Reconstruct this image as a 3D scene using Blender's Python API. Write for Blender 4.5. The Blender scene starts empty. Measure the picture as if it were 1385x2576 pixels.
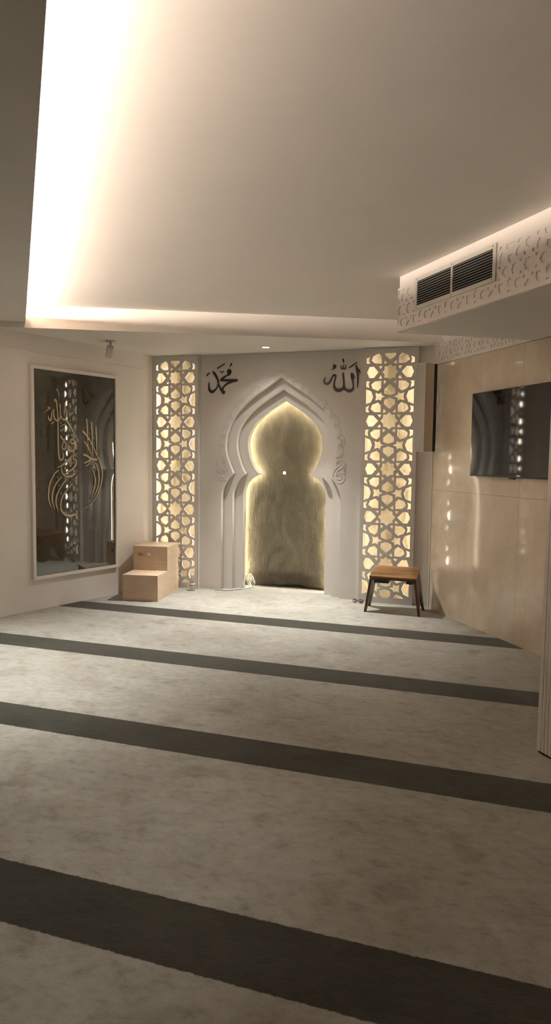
import bpy, bmesh, math, random
from mathutils import Vector, Matrix
random.seed(7)
SC = bpy.context.scene
COL = SC.collection
PI = math.pi

# ------------------------------------------------------------------ materials
def new_mat(name):
    m = bpy.data.materials.new(name); m.use_nodes = True
    nt = m.node_tree
    b = nt.nodes['Principled BSDF']
    return m, nt, b
def nd(nt, typ, **kw):
    n = nt.nodes.new(typ)
    for k, v in kw.items():
        if k.startswith('i_'):
            n.inputs[k[2:].replace('_', ' ')].default_value = v
        else: setattr(n, k, v)
    return n
def lk(nt, a, b): nt.links.new(a, b)
def c4(c): return (c[0], c[1], c[2], 1.0)
def ramp(nt, fac, stops):
    r = nd(nt, 'ShaderNodeValToRGB')
    e = r.color_ramp.elements
    while len(e) < len(stops): e.new(0.5)
    for i, (p, c) in enumerate(stops): e[i].position = p; e[i].color = c4(c)
    lk(nt, fac, r.inputs['Fac']); return r.outputs['Color']
def mth(nt, op, a, b=None, clamp=False):
    n = nd(nt, 'ShaderNodeMath', operation=op, use_clamp=clamp)
    for i, v in enumerate((a, b)):
        if v is None: continue
        if isinstance(v, (int, float)): n.inputs[i].default_value = v
        else: lk(nt, v, n.inputs[i])
    return n.outputs[0]
def mix(nt, fac, a, b, mode='MIX'):
    n = nd(nt, 'ShaderNodeMix', data_type='RGBA', blend_type=mode)
    for s, v in ((n.inputs[0], fac), (n.inputs[6], a), (n.inputs[7], b)):
        if isinstance(v, (int, float)): s.default_value = v
        elif isinstance(v, (tuple, list)): s.default_value = c4(v)
        else: lk(nt, v, s)
    return n.outputs[2]
def coords(nt, scale=(1, 1, 1), rot=(0, 0, 0)):
    t = nd(nt, 'ShaderNodeTexCoord'); mp = nd(nt, 'ShaderNodeMapping')
    mp.inputs['Scale'].default_value = scale; mp.inputs['Rotation'].default_value = rot
    lk(nt, t.outputs['Object'], mp.inputs['Vector']); return mp.outputs['Vector']
def noise(nt, vec, scale, detail=4, rough=0.55, dist=0.0):
    n = nd(nt, 'ShaderNodeTexNoise'); n.inputs['Scale'].default_value = scale; n.inputs['Detail'].default_value = detail
    n.inputs['Roughness'].default_value = rough; n.inputs['Distortion'].default_value = dist
    lk(nt, vec, n.inputs['Vector']); return n.outputs['Fac']
def bump(nt, b, h, strength, dist=0.01):
    n = nd(nt, 'ShaderNodeBump'); n.inputs['Strength'].default_value = strength; n.inputs['Distance'].default_value = dist
    lk(nt, h, n.inputs['Height']); lk(nt, n.outputs['Normal'], b.inputs['Normal'])
def simple(name, col, rough=0.5, metal=0.0, var=0.08, nscale=12.0, bstr=0.0, bscale=200.0, ior=1.5, coat=0.0):
    m, nt, b = new_mat(name)
    v = coords(nt); n = noise(nt, v, nscale)
    lo = tuple(max(0, x * (1 - var)) for x in col); hi = tuple(min(1, x * (1 + var)) for x in col)
    lk(nt, ramp(nt, n, [(0.3, lo), (0.7, hi)]), b.inputs['Base Color'])
    b.inputs['Roughness'].default_value = rough; b.inputs['Metallic'].default_value = metal; b.inputs['IOR'].default_value = ior
    b.inputs['Coat Weight'].default_value = coat
    if bstr: bump(nt, b, noise(nt, v, bscale, 3), bstr, 0.002)
    return m
def emit(name, col, strength):
    m, nt, b = new_mat(name)
    b.inputs['Base Color'].default_value = c4(col)
    b.inputs['Emission Color'].default_value = c4(col); b.inputs['Emission Strength'].default_value = strength
    return m

M = {}
M['dim_wall'] = simple('dark_wood_wall', (0.10, 0.075, 0.055), 0.6, var=0.2, nscale=5)
PAINT = (0.80, 0.755, 0.71)
M['paint'] = simple('cream_paint', PAINT, 0.6, var=0.02, nscale=3, bstr=0.05, bscale=260)
M['paint_grey'] = simple('greige_paint', (0.62, 0.59, 0.555), 0.55, var=0.02, nscale=3, bstr=0.04, bscale=260)
M['ceiling'] = simple('ceiling_paint', (0.79, 0.745, 0.70), 0.75, var=0.02, nscale=2, bstr=0.04, bscale=200)
M['white_metal'] = simple('white_metal', (0.72, 0.68, 0.62), 0.4, var=0.02)
M['void_shade'] = simple('void_shade', (0.01, 0.009, 0.008), 0.9, var=0.1)  # near-black for the shade behind the louvres and under the pier
M['black_ink'] = simple('black_lacquer', (0.008, 0.006, 0.005), 0.45, var=0.1)
M['black_plastic'] = simple('black_plastic', (0.012, 0.012, 0.012), 0.35, var=0.1)
M['gold'] = simple('brushed_gold', (0.47, 0.385, 0.265), 0.36, metal=0.55, var=0.12, nscale=9)
M['tv_glass'] = simple('screen_glass', (0.006, 0.006, 0.007), 0.045, var=0.05, ior=1.7)
M['dark_glass'] = simple('smoked_mirror', (0.050, 0.044, 0.030), 0.025, var=0.15, nscale=1.5, ior=1.95)
M['cable'] = simple('white_cable', (0.72, 0.68, 0.64), 0.4, var=0.03)
M['cable_dark'] = simple('dark_cable', (0.06, 0.05, 0.045), 0.45, var=0.05)
M['spot_grey'] = simple('warm_grey_metal', (0.55, 0.51, 0.47), 0.5, var=0.03)
M['speaker'] = simple('taupe_cabinet', (0.58, 0.50, 0.42), 0.45, var=0.03)
M['speaker_mesh'] = simple('taupe_grille', (0.48, 0.44, 0.40), 0.65, var=0.08, nscale=300, bstr=0.3, bscale=700)
M['screw'] = simple('screw_metal', (0.12, 0.09, 0.06), 0.4, metal=0.7)
M['cap'] = simple('bottle_cap', (0.8, 0.78, 0.74), 0.4, var=0.03)
M['dark_frame'] = simple('spectacle_black', (0.02, 0.018, 0.015), 0.3)

def wood(name, dark, light, scale, axis_scale, rough=0.5, per_plank=0.0):
    m, nt, b = new_mat(name)
    v = coords(nt, axis_scale)
    n = noise(nt, v, scale, 6, 0.6, 0.6)
    n2 = noise(nt, v, scale * 0.25, 2)
    f = mth(nt, 'ADD', mth(nt, 'MULTIPLY', n, 0.6), mth(nt, 'MULTIPLY', n2, 0.4))
    lk(nt, ramp(nt, f, [(0.32, dark), (0.68, light)]), b.inputs['Base Color'])
    b.inputs['Roughness'].default_value = rough
    bump(nt, b, n, 0.12, 0.002)
    return m
M['ply'] = wood('light_plywood', (0.56, 0.415, 0.29), (0.68, 0.53, 0.39), 7, (1.0, 1.0, 9.0), 0.6)
M['ply_top'] = wood('light_plywood_top', (0.62, 0.47, 0.33), (0.72, 0.57, 0.42), 7, (1.0, 9.0, 1.0), 0.6)
M['ply_edge'] = wood('plywood_edge', (0.22, 0.13, 0.07), (0.40, 0.26, 0.15), 9, (8.0, 8.0, 1.0), 0.7)
M['acacia'] = wood('acacia_slats', (0.055, 0.020, 0.007), (0.43, 0.215, 0.075), 6, (0.35, 5.0, 1.0), 0.32)
M['acacia_leg'] = wood('acacia_legs', (0.030, 0.013, 0.007), (0.115, 0.048, 0.018), 6, (8.0, 8.0, 0.8), 0.4)

def carpet():
    m, nt, b = new_mat('striped_prayer_carpet')
    v = coords(nt)
    sep = nd(nt, 'ShaderNodeSeparateXYZ'); lk(nt, v, sep.inputs[0])
    wob = mth(nt, 'MULTIPLY', mth(nt, 'SUBTRACT', noise(nt, v, 55, 3), 0.5), 0.014)
    y = mth(nt, 'ADD', sep.outputs['Y'], wob)
    y = mth(nt, 'ADD', y, -1.752 + 1.365 * 3)
    ph = mth(nt, 'MODULO', y, 1.365)
    edge0 = nd(nt, 'ShaderNodeMapRange', interpolation_type='SMOOTHSTEP')
    lk(nt, ph, edge0.inputs['Value']); edge0.inputs['From Min'].default_value = 0.0; edge0.inputs['From Max'].default_value = 0.006
    edge1 = nd(nt, 'ShaderNodeMapRange', interpolation_type='SMOOTHSTEP')
    lk(nt, ph, edge1.inputs['Value']); edge1.inputs['From Min'].default_value = 0.292; edge1.inputs['From Max'].default_value = 0.298
    edge1.inputs['To Min'].default_value = 1.0; edge1.inputs['To Max'].default_value = 0.0
    stripe = mth(nt, 'MULTIPLY', mth(nt, 'MULTIPLY', edge0.outputs[0], edge1.outputs[0]), mth(nt, 'LESS_THAN', sep.outputs['Y'], 6.8))
    # wear and brushed pile
    n1 = noise(nt, v, 1.3, 5, 0.62, 0.6)
    n2 = noise(nt, coords(nt, (1, 1.5, 1), (0, 0, 0.5)), 4.2, 6, 0.68, 0.35)
    n3 = noise(nt, coords(nt, (1, 1.6, 1), (0, 0, -0.4)), 15, 6, 0.72, 0.25)
    n4 = noise(nt, v, 300, 3, 0.8)
    n5 = noise(nt, coords(nt, (1.0, 1.2, 1)), 2.6, 2, 0.5, 0.3)
    lightc = ramp(nt, n1, [(0.30, (0.345, 0.330, 0.287)), (0.50, (0.408, 0.400, 0.357)), (0.70, (0.450, 0.446, 0.408))])
    darkc = ramp(nt, n1, [(0.30, (0.028, 0.0255, 0.017)), (0.70, (0.058, 0.055, 0.041))])
    blot = ramp(nt, n2, [(0.28, (0.56, 0.535, 0.49)), (0.42, (0.90, 0.89, 0.87)), (0.58, (1.0, 1.0, 1.0)), (0.72, (1.14, 1.14, 1.13))])
    stain = ramp(nt, n5, [(0.27, (0.72, 0.67, 0.60)), (0.37, (1.0, 1.0, 1.0))])
    lightc = mix(nt, 0.9, mix(nt, 0.8, lightc, stain, 'MULTIPLY'), blot, 'MULTIPLY')
    darkc = mix(nt, 0.6, darkc, blot, 'MULTIPLY')
    pil = ramp(nt, n3, [(0.30, (0.60, 0.58, 0.55)), (0.46, (0.93, 0.925, 0.91)), (0.65, (1.10, 1.10, 1.10))])
    fuzz = ramp(nt, n4, [(0.25, (0.62, 0.62, 0.61)), (0.75, (1.28, 1.28, 1.28))])
    colr = mix(nt, stripe, lightc, darkc)
    colr = mix(nt, 0.85, colr, pil, 'MULTIPLY'); colr = mix(nt, 0.9, colr, fuzz, 'MULTIPLY')
    lk(nt, colr, b.inputs['Base Color'])
    b.inputs['Roughness'].default_value = 0.95
    b.inputs['Specular IOR Level'].default_value = 0.15
    b.inputs['Sheen Weight'].default_value = 0.25; b.inputs['Sheen Roughness'].default_value = 0.5
    h = mth(nt, 'ADD', mth(nt, 'MULTIPLY', n4, 0.35), mth(nt, 'ADD', mth(nt, 'MULTIPLY', n3, 0.9), mth(nt, 'MULTIPLY', n2, 1.2)))
    bump(nt, b, h, 0.5, 0.012)
    return m
M['carpet'] = carpet()

def travertine():
    m, nt, b = new_mat('polished_travertine')
    v = coords(nt)
    n1 = noise(nt, coords(nt, (1, 1, 0.6)), 2.2, 6, 0.6, 1.2)
    n2 = noise(nt, v, 9, 5, 0.6, 0.5)
    base = ramp(nt, n1, [(0.25, (0.56, 0.455, 0.34)), (0.5, (0.66, 0.555, 0.43)), (0.75, (0.73, 0.635, 0.51))])
    base = mix(nt, 0.5, base, ramp(nt, n2, [(0.3, (0.86, 0.84, 0.82)), (0.7, (1.05, 1.05, 1.05))]), 'MULTIPLY')
    vo = nd(nt, 'ShaderNodeTexNoise'); vo.inputs['Scale'].default_value = 75; vo.inputs['Detail'].default_value = 2
    lk(nt, v, vo.inputs['Vector'])
    zone = noise(nt, coords(nt, (1, 1, 0.5)), 5.5, 3, 0.6, 0.6)
    thr = nd(nt, 'ShaderNodeMapRange'); lk(nt, zone, thr.inputs['Value'])
    thr.inputs['From Min'].default_value = 0.40; thr.inputs['From Max'].default_value = 0.66
    thr.inputs['To Min'].default_value = 0.25; thr.inputs['To Max'].default_value = 0.405
    pit = mth(nt, 'LESS_THAN', vo.outputs['Fac'], thr.outputs[0])
    # slab joints every 0.6 m along, 1.207 m up
    sep = nd(nt, 'ShaderNodeSeparateXYZ'); lk(nt, v, sep.inputs[0])
    jx = mth(nt, 'LESS_THAN', mth(nt, 'ABSOLUTE', mth(nt, 'SUBTRACT', mth(nt, 'MODULO', mth(nt, 'ADD', sep.outputs['X'], 6.0 - 0.757 + 0.3), 0.605), 0.3)), 0.0016)
    jz = mth(nt, 'LESS_THAN', mth(nt, 'ABSOLUTE', mth(nt, 'SUBTRACT', sep.outputs['Z'], 1.207)), 0.0022)
    jx = mth(nt, 'MULTIPLY', jx, mth(nt, 'GREATER_THAN', sep.outputs['X'], 0.4))
    j = mth(nt, 'MAXIMUM', jx, jz)
    col = mix(nt, mth(nt, 'MULTIPLY', pit, 0.58), base, (0.20, 0.13, 0.075))
    col = mix(nt, mth(nt, 'MULTIPLY', j, 0.7), col, (0.20, 0.14, 0.09))
    lk(nt, col, b.inputs['Base Color'])
    b.inputs['Roughness'].default_value = 0.28
    b.inputs['IOR'].default_value = 1.55
    b.inputs['Coat Weight'].default_value = 0.6; b.inputs['Coat Roughness'].default_value = 0.07
    h = mth(nt, 'SUBTRACT', mth(nt, 'MULTIPLY', noise(nt, v, 6, 3, 0.5), 0.8), mth(nt, 'MULTIPLY', pit, 0.25))
    bump(nt, b, h, 0.25, 0.010)
    return m
M['travertine'] = travertine()

def marble():
    m, nt, b = new_mat('honey_marble')
    n = noise(nt, coords(nt, (1, 1, 0.45), (0, 0.4, 0)), 5, 6, 0.62, 1.5)
    lk(nt, ramp(nt, n, [(0.33, (0.25, 0.195, 0.115)), (0.46, (0.40, 0.335, 0.235)), (0.66, (0.48, 0.42, 0.32))]), b.inputs['Base Color'])
    b.inputs['Roughness'].default_value = 0.4
    return m
M['marble'] = marble()

def niche_plaster():
    m, nt, b = new_mat('rough_niche_plaster')
    v = coords(nt)
    n1 = noise(nt, coords(nt, (1, 1, 0.5)), 4.0, 6, 0.65, 1.2)
    n2 = noise(nt, coords(nt, (1.0, 1, 0.22)), 24, 5, 0.6, 1.6)
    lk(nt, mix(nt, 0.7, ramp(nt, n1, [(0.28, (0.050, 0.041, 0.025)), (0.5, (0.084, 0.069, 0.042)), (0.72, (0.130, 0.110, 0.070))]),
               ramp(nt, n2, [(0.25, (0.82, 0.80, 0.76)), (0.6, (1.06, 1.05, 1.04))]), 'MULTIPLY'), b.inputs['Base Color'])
    b.inputs['Roughness'].default_value = 0.8
    sep = nd(nt, 'ShaderNodeSeparateXYZ'); lk(nt, v, sep.inputs[0])
    low = nd(nt, 'ShaderNodeMapRange'); lk(nt, sep.outputs['Z'], low.inputs['Value'])
    low.inputs['From Min'].default_value = 1.15; low.inputs['From Max'].default_value = 1.55; low.inputs['To Min'].default_value = 1.0; low.inputs['To Max'].default_value = 0.12
    n3 = noise(nt, coords(nt, (1.0, 1, 0.35)), 55, 3, 0.6, 2.0)
    h = mth(nt, 'MULTIPLY', mth(nt, 'ADD', n2, mth(nt, 'MULTIPLY', n3, 0.35)), low.outputs[0])
    bump(nt, b, h, 0.9, 0.016)
    return m
M['niche_plaster'] = niche_plaster()

def clear_plastic(name, col, rough):
    m, nt, b = new_mat(name)
    n = noise(nt, coords(nt), 30)
    lk(nt, ramp(nt, n, [(0.3, tuple(x * 0.97 for x in col)), (0.7, col)]), b.inputs['Base Color'])
    b.inputs['Roughness'].default_value = rough; b.inputs['Transmission Weight'].default_value = 0.9; b.inputs['IOR'].default_value = 1.3
    return m
M['pet'] = clear_plastic('clear_plastic', (0.93, 0.91, 0.88), 0.06)
M['lens'] = clear_plastic('spectacle_lens', (0.92, 0.92, 0.92), 0.02)
def bottle_label():
    m, nt, b = new_mat('bottle_label_print')
    sep = nd(nt, 'ShaderNodeSeparateXYZ'); lk(nt, coords(nt), sep.inputs[0])
    z = sep.outputs['Z']
    band = mth(nt, 'LESS_THAN', mth(nt, 'ABSOLUTE', mth(nt, 'SUBTRACT', z, 0.062)), 0.006)
    n = noise(nt, coords(nt), 90, 2)
    c = ramp(nt, n, [(0.4, (0.62, 0.50, 0.46)), (0.55, (0.80, 0.73, 0.69))])
    lk(nt, mix(nt, band, c, (0.33, 0.10, 0.07)), b.inputs['Base Color']); b.inputs['Roughness'].default_value = 0.4
    return m
M['label'] = bottle_label()

WARM = (1.0, 0.80, 0.53)
M['led_cove'] = emit('cove_led', (1.0, 0.84, 0.70), 128.0)
M['led_niche'] = emit('niche_led', (1.0, 0.90, 0.68), 34.0)
M['led_screen'] = emit('screen_led', (1.0, 0.92, 0.74), 10.0)
M['lamp_lens'] = emit('lamp_lens', (1.0, 0.93, 0.82), 6.0)
M['tiny_light'] = emit('small_lit_lens', (1.0, 0.86, 0.72), 0.6)

# ------------------------------------------------------------------ object helpers
def tag(o, label=None, cat=None, group=None, kind=None):
    if label: o['label'] = label
    if cat: o['category'] = cat
    if group: o['group'] = group
    if kind: o['kind'] = kind
    return o
def thing(name, label, cat, loc, rz=0.0, group=None):
    o = bpy.data.objects.new(name, None); COL.objects.link(o)
    o.empty_display_size = 0.05
    o.location = loc; o.rotation_euler = (0, 0, rz)
    return tag(o, label, cat, group)
def link(name, me, mat, parent=None, loc=None, rz=0.0, smooth=False):
    o = bpy.data.objects.new(name, me); COL.objects.link(o)
    if mat is not None and not me.materials: me.materials.append(mat)
    if parent: o.parent = parent
    if loc is not None: o.location = loc
    o.rotation_euler = (0, 0, rz)
    if smooth:
        for p in me.polygons: p.use_smooth = True
    return o
def bm_obj(name, bm, mat, parent=None, loc=None, rz=0.0, smooth=False):
    bmesh.ops.recalc_face_normals(bm, faces=bm.faces[:])
    me = bpy.data.meshes.new(name); bm.to_mesh(me); bm.free()
    return link(name, me, mat, parent, loc, rz, smooth)
def add_box(bm, x0, x1, y0, y1, z0, z1, bev=0.0):
    b2 = bmesh.new()
    bmesh.ops.create_cube(b2, size=1.0)
    for v in b2.verts:
        v.co = Vector((x0 + (v.co.x + .5) * (x1 - x0), y0 + (v.co.y + .5) * (y1 - y0), z0 + (v.co.z + .5) * (z1 - z0)))
    if bev: bmesh.ops.bevel(b2, geom=b2.edges[:], offset=bev, segments=2, affect='EDGES', profile=0.5)
    me = bpy.data.meshes.new('t'); b2.to_mesh(me); b2.free(); bm.from_mesh(me); bpy.data.meshes.remove(me)
def box(name, dims, mat, parent=None, bev=0.0, loc=None, rz=0.0):
    bm = bmesh.new(); add_box(bm, *dims, bev=bev)
    return bm_obj(name, bm, mat, parent, loc, rz)
def add_hexa(bm, pts):   # 4 bottom then 4 top
    vs = [bm.verts.new(p) for p in pts]
    for f in ((0, 1, 2, 3), (4, 5, 6, 7), (0, 1, 5, 4), (1, 2, 6, 5), (2, 3, 7, 6), (3, 0, 4, 7)):
        bm.faces.new([vs[i] for i in f])
def add_prism_xy(bm, pts, z0, z1):
    a = [bm.verts.new((x, y, z0)) for x, y in pts]; b = [bm.verts.new((x, y, z1)) for x, y in pts]
    n = len(pts)
    bm.faces.new(a); bm.faces.new(b)
    for i in range(n): bm.faces.new((a[i], a[(i + 1) % n], b[(i + 1) % n], b[i]))
def slab(name, pts, z0, z1, mat, parent=None):
    bm = bmesh.new(); add_prism_xy(bm, pts, z0, z1)
    return bm_obj(name, bm, mat, parent)
def add_lathe(bm, prof, seg=24, mtx=None):
    rings = []
    for r, z in prof:
        if r < 1e-6: rings.append([bm.verts.new((0, 0, z))])
        else: rings.append([bm.verts.new((r * math.cos(2 * PI * i / seg), r * math.sin(2 * PI * i / seg), z)) for i in range(seg)])
    for a, b in zip(rings, rings[1:]):
        for i in range(seg):
            j = (i + 1) % seg
            if len(a) == 1 and len(b) == 1: break
            if len(a) == 1: bm.faces.new((a[0], b[i], b[j]))
            elif len(b) == 1: bm.faces.new((a[i], a[j], b[0]))
            else: bm.faces.new((a[i], a[j], b[j], b[i]))
    if mtx is not None:
        vs = [v for r in rings for v in r]
        bmesh.ops.transform(bm, matrix=mtx, verts=vs)
def lathe(name, prof, mat, parent=None, loc=None, seg=24, mtx=None, smooth=True):
    bm = bmesh.new(); add_lathe(bm, prof, seg, mtx)
    return bm_obj(name, bm, mat, parent, loc, smooth=smooth)
def catmull(pts, n=6, closed=False):
    pts = [tuple(p) for p in pts]
    if len(pts) < 3 and not closed:
        a, b = pts; return [tuple(a[k] + (b[k] - a[k]) * i / n for k in range(len(a))) for i in range(n + 1)]
    out = []; m = len(pts)
    rng = range(m if closed else m - 1)
    for i in rng:
        if closed: p0, p1, p2, p3 = pts[i - 1], pts[i], pts[(i + 1) % m], pts[(i + 2) % m]
        else:
            p1, p2 = pts[i], pts[i + 1]
            p0 = pts[i - 1] if i else tuple(2 * a - b for a, b in zip(p1, p2))
            p3 = pts[i + 2] if i + 2 < m else tuple(2 * b - a for a, b in zip(p1, p2))
        for k in range(n):
            t = k / n
            out.append(tuple(0.5 * (2 * b + (c - a) * t + (2 * a - 5 * b + 4 * c - d) * t * t + (3 * b - a - 3 * c + d) * t ** 3)
                             for a, b, c, d in zip(p0, p1, p2, p3)))
    if not closed: out.append(pts[-1])
    return out
def add_tube(bm, pts, r, seg=8, closed=False, rfun=None):
    pts = [Vector(p) for p in pts]; n = len(pts); rings = []
    up = Vector((0.137, 0.31, 0.94)).normalized()
    for i, p in enumerate(pts):
        a = pts[i - 1] if (i or closed) else pts[i]; b = pts[(i + 1) % n] if (i < n - 1 or closed) else pts[i]
        d = (b - a)
        if d.length < 1e-9: d = Vector((1, 0, 0))
        d.normalize()
        s = d.cross(up)
        if s.length < 1e-3: s = d.cross(Vector((1, 0, 0)))
        s.normalize(); t = d.cross(s)
        rr = rfun(i / (n - 1)) if rfun else r
        rings.append([bm.verts.new(p + (s * math.cos(2 * PI * k / seg) + t * math.sin(2 * PI * k / seg)) * rr) for k in range(seg)])
    for i in range(n if closed else n - 1):
        a, b = rings[i], rings[(i + 1) % n]
        for k in range(seg): bm.faces.new((a[k], a[(k + 1) % seg], b[(k + 1) % seg], b[k]))
    if not closed: bm.faces.new(rings[0]); bm.faces.new(rings[-1][::-1])
def tube(name, pts, r, mat, parent=None, seg=8, closed=False, loc=None):
    bm = bmesh.new(); add_tube(bm, pts, r, seg, closed)
    return bm_obj(name, bm, mat, parent, loc, smooth=True)
def plate_mesh(name, loops, y0, y1, bevel=0.0):
    """solid sheet from closed (x, z) loops; inner loops become holes; runs from y0 (front) to y1 (back)"""
    cu = bpy.data.curves.new(name, 'CURVE'); cu.dimensions = '2D'; cu.fill_mode = 'BOTH'
    for lp in loops:
        s = cu.splines.new('POLY'); s.points.add(len(lp) - 1)
        for i, (x, z) in enumerate(lp): s.points[i].co = (x, z, 0, 1)
        s.use_cyclic_u = True
    cu.extrude = (y1 - y0) / 2 - bevel
    if bevel: cu.bevel_depth = bevel; cu.bevel_resolution = 0; cu.offset = -bevel
    o = bpy.data.objects.new(name, cu); COL.objects.link(o)
    dg = bpy.context.evaluated_depsgraph_get()
    me = bpy.data.meshes.new_from_object(o.evaluated_get(dg))
    COL.objects.unlink(o); bpy.data.objects.remove(o); bpy.data.curves.remove(cu)
    ym = (y0 + y1) / 2
    for v in me.vertices: x, z, d = v.co; v.co = (x, ym - d, z)
    me.name = name; me.update()
    bm = bmesh.new(); bm.from_mesh(me)
    bmesh.ops.remove_doubles(bm, verts=bm.verts[:], dist=1e-5)
    bmesh.ops.recalc_face_normals(bm, faces=bm.faces[:]); bm.to_mesh(me); bm.free()
    return me
def plate(name, loops, y0, y1, mat, parent=None, bevel=0.0, loc=None, rz=0.0):
    return link(name, plate_mesh(name, loops, y0, y1, bevel), mat, parent, loc, rz)
def add_ribbon(bm, stroke, y0, y1, n=7):
    """pen stroke: (x, z, width) knots, extruded from y0 to y1"""
    pts = catmull(stroke, n); L = []
    m = len(pts)
    for i in range(m):
        a = pts[max(0, i - 1)]; b = pts[min(m - 1, i + 1)]
        dx, dz = b[0] - a[0], b[1] - a[1]; l = math.hypot(dx, dz) or 1
        nx, nz = -dz / l, dx / l; w = max(pts[i][2], 0.0016) / 2
        L.append(((pts[i][0] + nx * w, pts[i][1] + nz * w), (pts[i][0] - nx * w, pts[i][1] - nz * w)))
    q = [[bm.verts.new((p[0], y, p[1])) for y in (y0, y1) for p in pr] for pr in L]   # lf rf lb rb
    for a, b in zip(q, q[1:]):
        bm.faces.new((a[0], b[0], b[1], a[1])); bm.faces.new((a[2], a[3], b[3], b[2]))
        bm.faces.new((a[0], a[2], b[2], b[0])); bm.faces.new((a[1], b[1], b[3], a[3]))
    for e in (q[0], q[-1]): bm.faces.new((e[0], e[1], e[3], e[2]))
def strokes(name, st, y0, y1, mat, parent):
    bm = bmesh.new()
    for i, s in enumerate(st): add_ribbon(bm, s, y0 - 0.00012 * i, y1)
    return bm_obj(name, bm, mat, parent)

# ------------------------------------------------------------------ star lattice pattern (unit tile)
def mirror(poly, sx, sz): return [(x * sx, z * sz) for x, z in poly]
def tile_holes(small=False):
    """openings of one square tile centred on its eight-point star; x, z in tile units"""
    r = 0.158 if small else 0.182; a = 0.116 if small else 0.124
    star = []
    for k in range(4):
        c, sn = round(math.cos(k * PI / 2)), round(math.sin(k * PI / 2))
        for x, z in ((r, 0), (a, r - a), (a, a), (r - a, a)): star.append((c * x - sn * z, sn * x + c * z))
    out = [star]
    tip = -0.237 if small else -0.218
    hexs = [(tip, 0), (-0.335, 0.115), (-0.432, 0.115), (-0.482, 0), (-0.432, -0.115), (-0.335, -0.115)]
    out += [hexs, mirror(hexs, -1, 1)]
    k1 = [(-0.247, 0.132), (-0.168, 0.132), (-0.168, 0.098), (-0.20, 0.066)]
    petal = [(-0.392, 0.248), (-0.312, 0.182), (-0.178, 0.178), (-0.178, 0.318), (-0.242, 0.384), (-0.362, 0.332)]
    chex = [(0, 0.245), (0.114, 0.345), (0.112, 0.436), (0, 0.474), (-0.112, 0.436), (-0.114, 0.345)]
    star5 = [(-0.09, 0.5), (-0.165, 0.530), (-0.172, 0.586), (-0.226, 0.558), (-0.300, 0.583), (-0.284, 0.5),
             (-0.300, 0.417), (-0.226, 0.442), (-0.172, 0.414), (-0.165, 0.470)]
    octo = [(-0.495, 0.343), (-0.385, 0.388), (-0.340, 0.5), (-0.385, 0.612), (-0.495, 0.657)]
    bow = [(-0.495, 0.183), (-0.415, 0.180), (-0.442, 0.235), (-0.420, 0.318), (-0.495, 0.290)]
    for sx in (1, -1):
        for sz in (1, -1):
            out.append(mirror(k1, sx, sz)); out.append([(sx * -z, sz * -x) for x, z in k1])
            out.append(mirror(petal, sx, sz)); out.append(mirror(bow, sx, sz))
        out.append(mirror(star5, sx, -1)); out.append(mirror(octo, sx, -1))   # shared with the tile below
    out.append(chex); out.append(mirror(chex, 1, -1))
    return out
def clip_poly(poly, x0, x1, z0, z1):
    def cut(p, f, inter):
        r = []
        for i in range(len(p)):
            a, b = p[i - 1], p[i]
            if f(b):
                if not f(a): r.append(inter(a, b))
                r.append(b)
            elif f(a): r.append(inter(a, b))
        return r
    def ix(v): return lambda a, b: (v, a[1] + (b[1] - a[1]) * (v - a[0]) / (b[0] - a[0]))
    def iz(v): return lambda a, b: (a[0] + (b[0] - a[0]) * (v - a[1]) / (b[1] - a[1]), v)
    for f, i in ((lambda q: q[0] >= x0, ix(x0)), (lambda q: q[0] <= x1, ix(x1)), (lambda q: q[1] >= z0, iz(z0)), (lambda q: q[1] <= z1, iz(z1))):
        if poly: poly = cut(poly, f, i)
    # drop doubled corners
    r = []
    for p in poly:
        if not r or math.hypot(p[0] - r[-1][0], p[1] - r[-1][1]) > 1e-4: r.append(p)
    if len(r) > 1 and math.hypot(r[0][0] - r[-1][0], r[0][1] - r[-1][1]) < 1e-4: r.pop()
    return r
def area(p): return abs(sum(p[i - 1][0] * p[i][1] - p[i][0] * p[i - 1][1] for i in range(len(p)))) / 2
# ------------------------------------------------------------------ pen strokes and carved scrolls (metres on their wall)
MUH_LETTERS=[[(-2.9265,2.3553,0.0242),(-2.9792,2.3565,0.027),(-3.0398,2.358,0.0271),(-3.1007,2.3594,0.0265),(-3.1312,2.3531,0.007)],
 [(-3.0256,2.4796,0.0277),(-3.0254,2.4554,0.052),(-3.0272,2.4346,0.0416),(-3.0289,2.4174,0.0312)],
 [(-3.0214,2.4206,0.0173),(-3.0554,2.4111,0.0156),(-3.0857,2.3945,0.0191),(-3.1123,2.3743,0.0244),(-3.1293,2.3538,0.0209)],
 [(-2.9339,2.3458,0.0069),(-2.9716,2.3432,0.0139),(-3.0093,2.3354,0.0191),(-3.0472,2.3223,0.0209),(-3.0774,2.3004,0.0192),(-3.0963,2.2799,0.0174),(-3.1039,2.2626,0.0157)],
 [(-3.154,2.3195,0.0105),(-3.1384,2.2842,0.0175),(-3.1191,2.2559,0.0297),(-3.096,2.2293,0.0384),(-3.0806,2.2168,0.0314)],
 [(-3.2248,2.4644,0.007),(-3.2124,2.4466,0.0244),(-3.1891,2.4146,0.0262),(-3.1697,2.3792,0.0227),(-3.158,2.3475,0.0192),(-3.1578,2.3196,0.0157),(-3.1729,2.2814,0.0122),(-3.1958,2.2539,0.0193),(-3.2227,2.2369,0.0281),(-3.2439,2.2373,0.0316),(-3.2634,2.2587,0.0246),(-3.2713,2.294,0.0158),(-3.2677,2.3465,0.0028)]]
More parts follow.
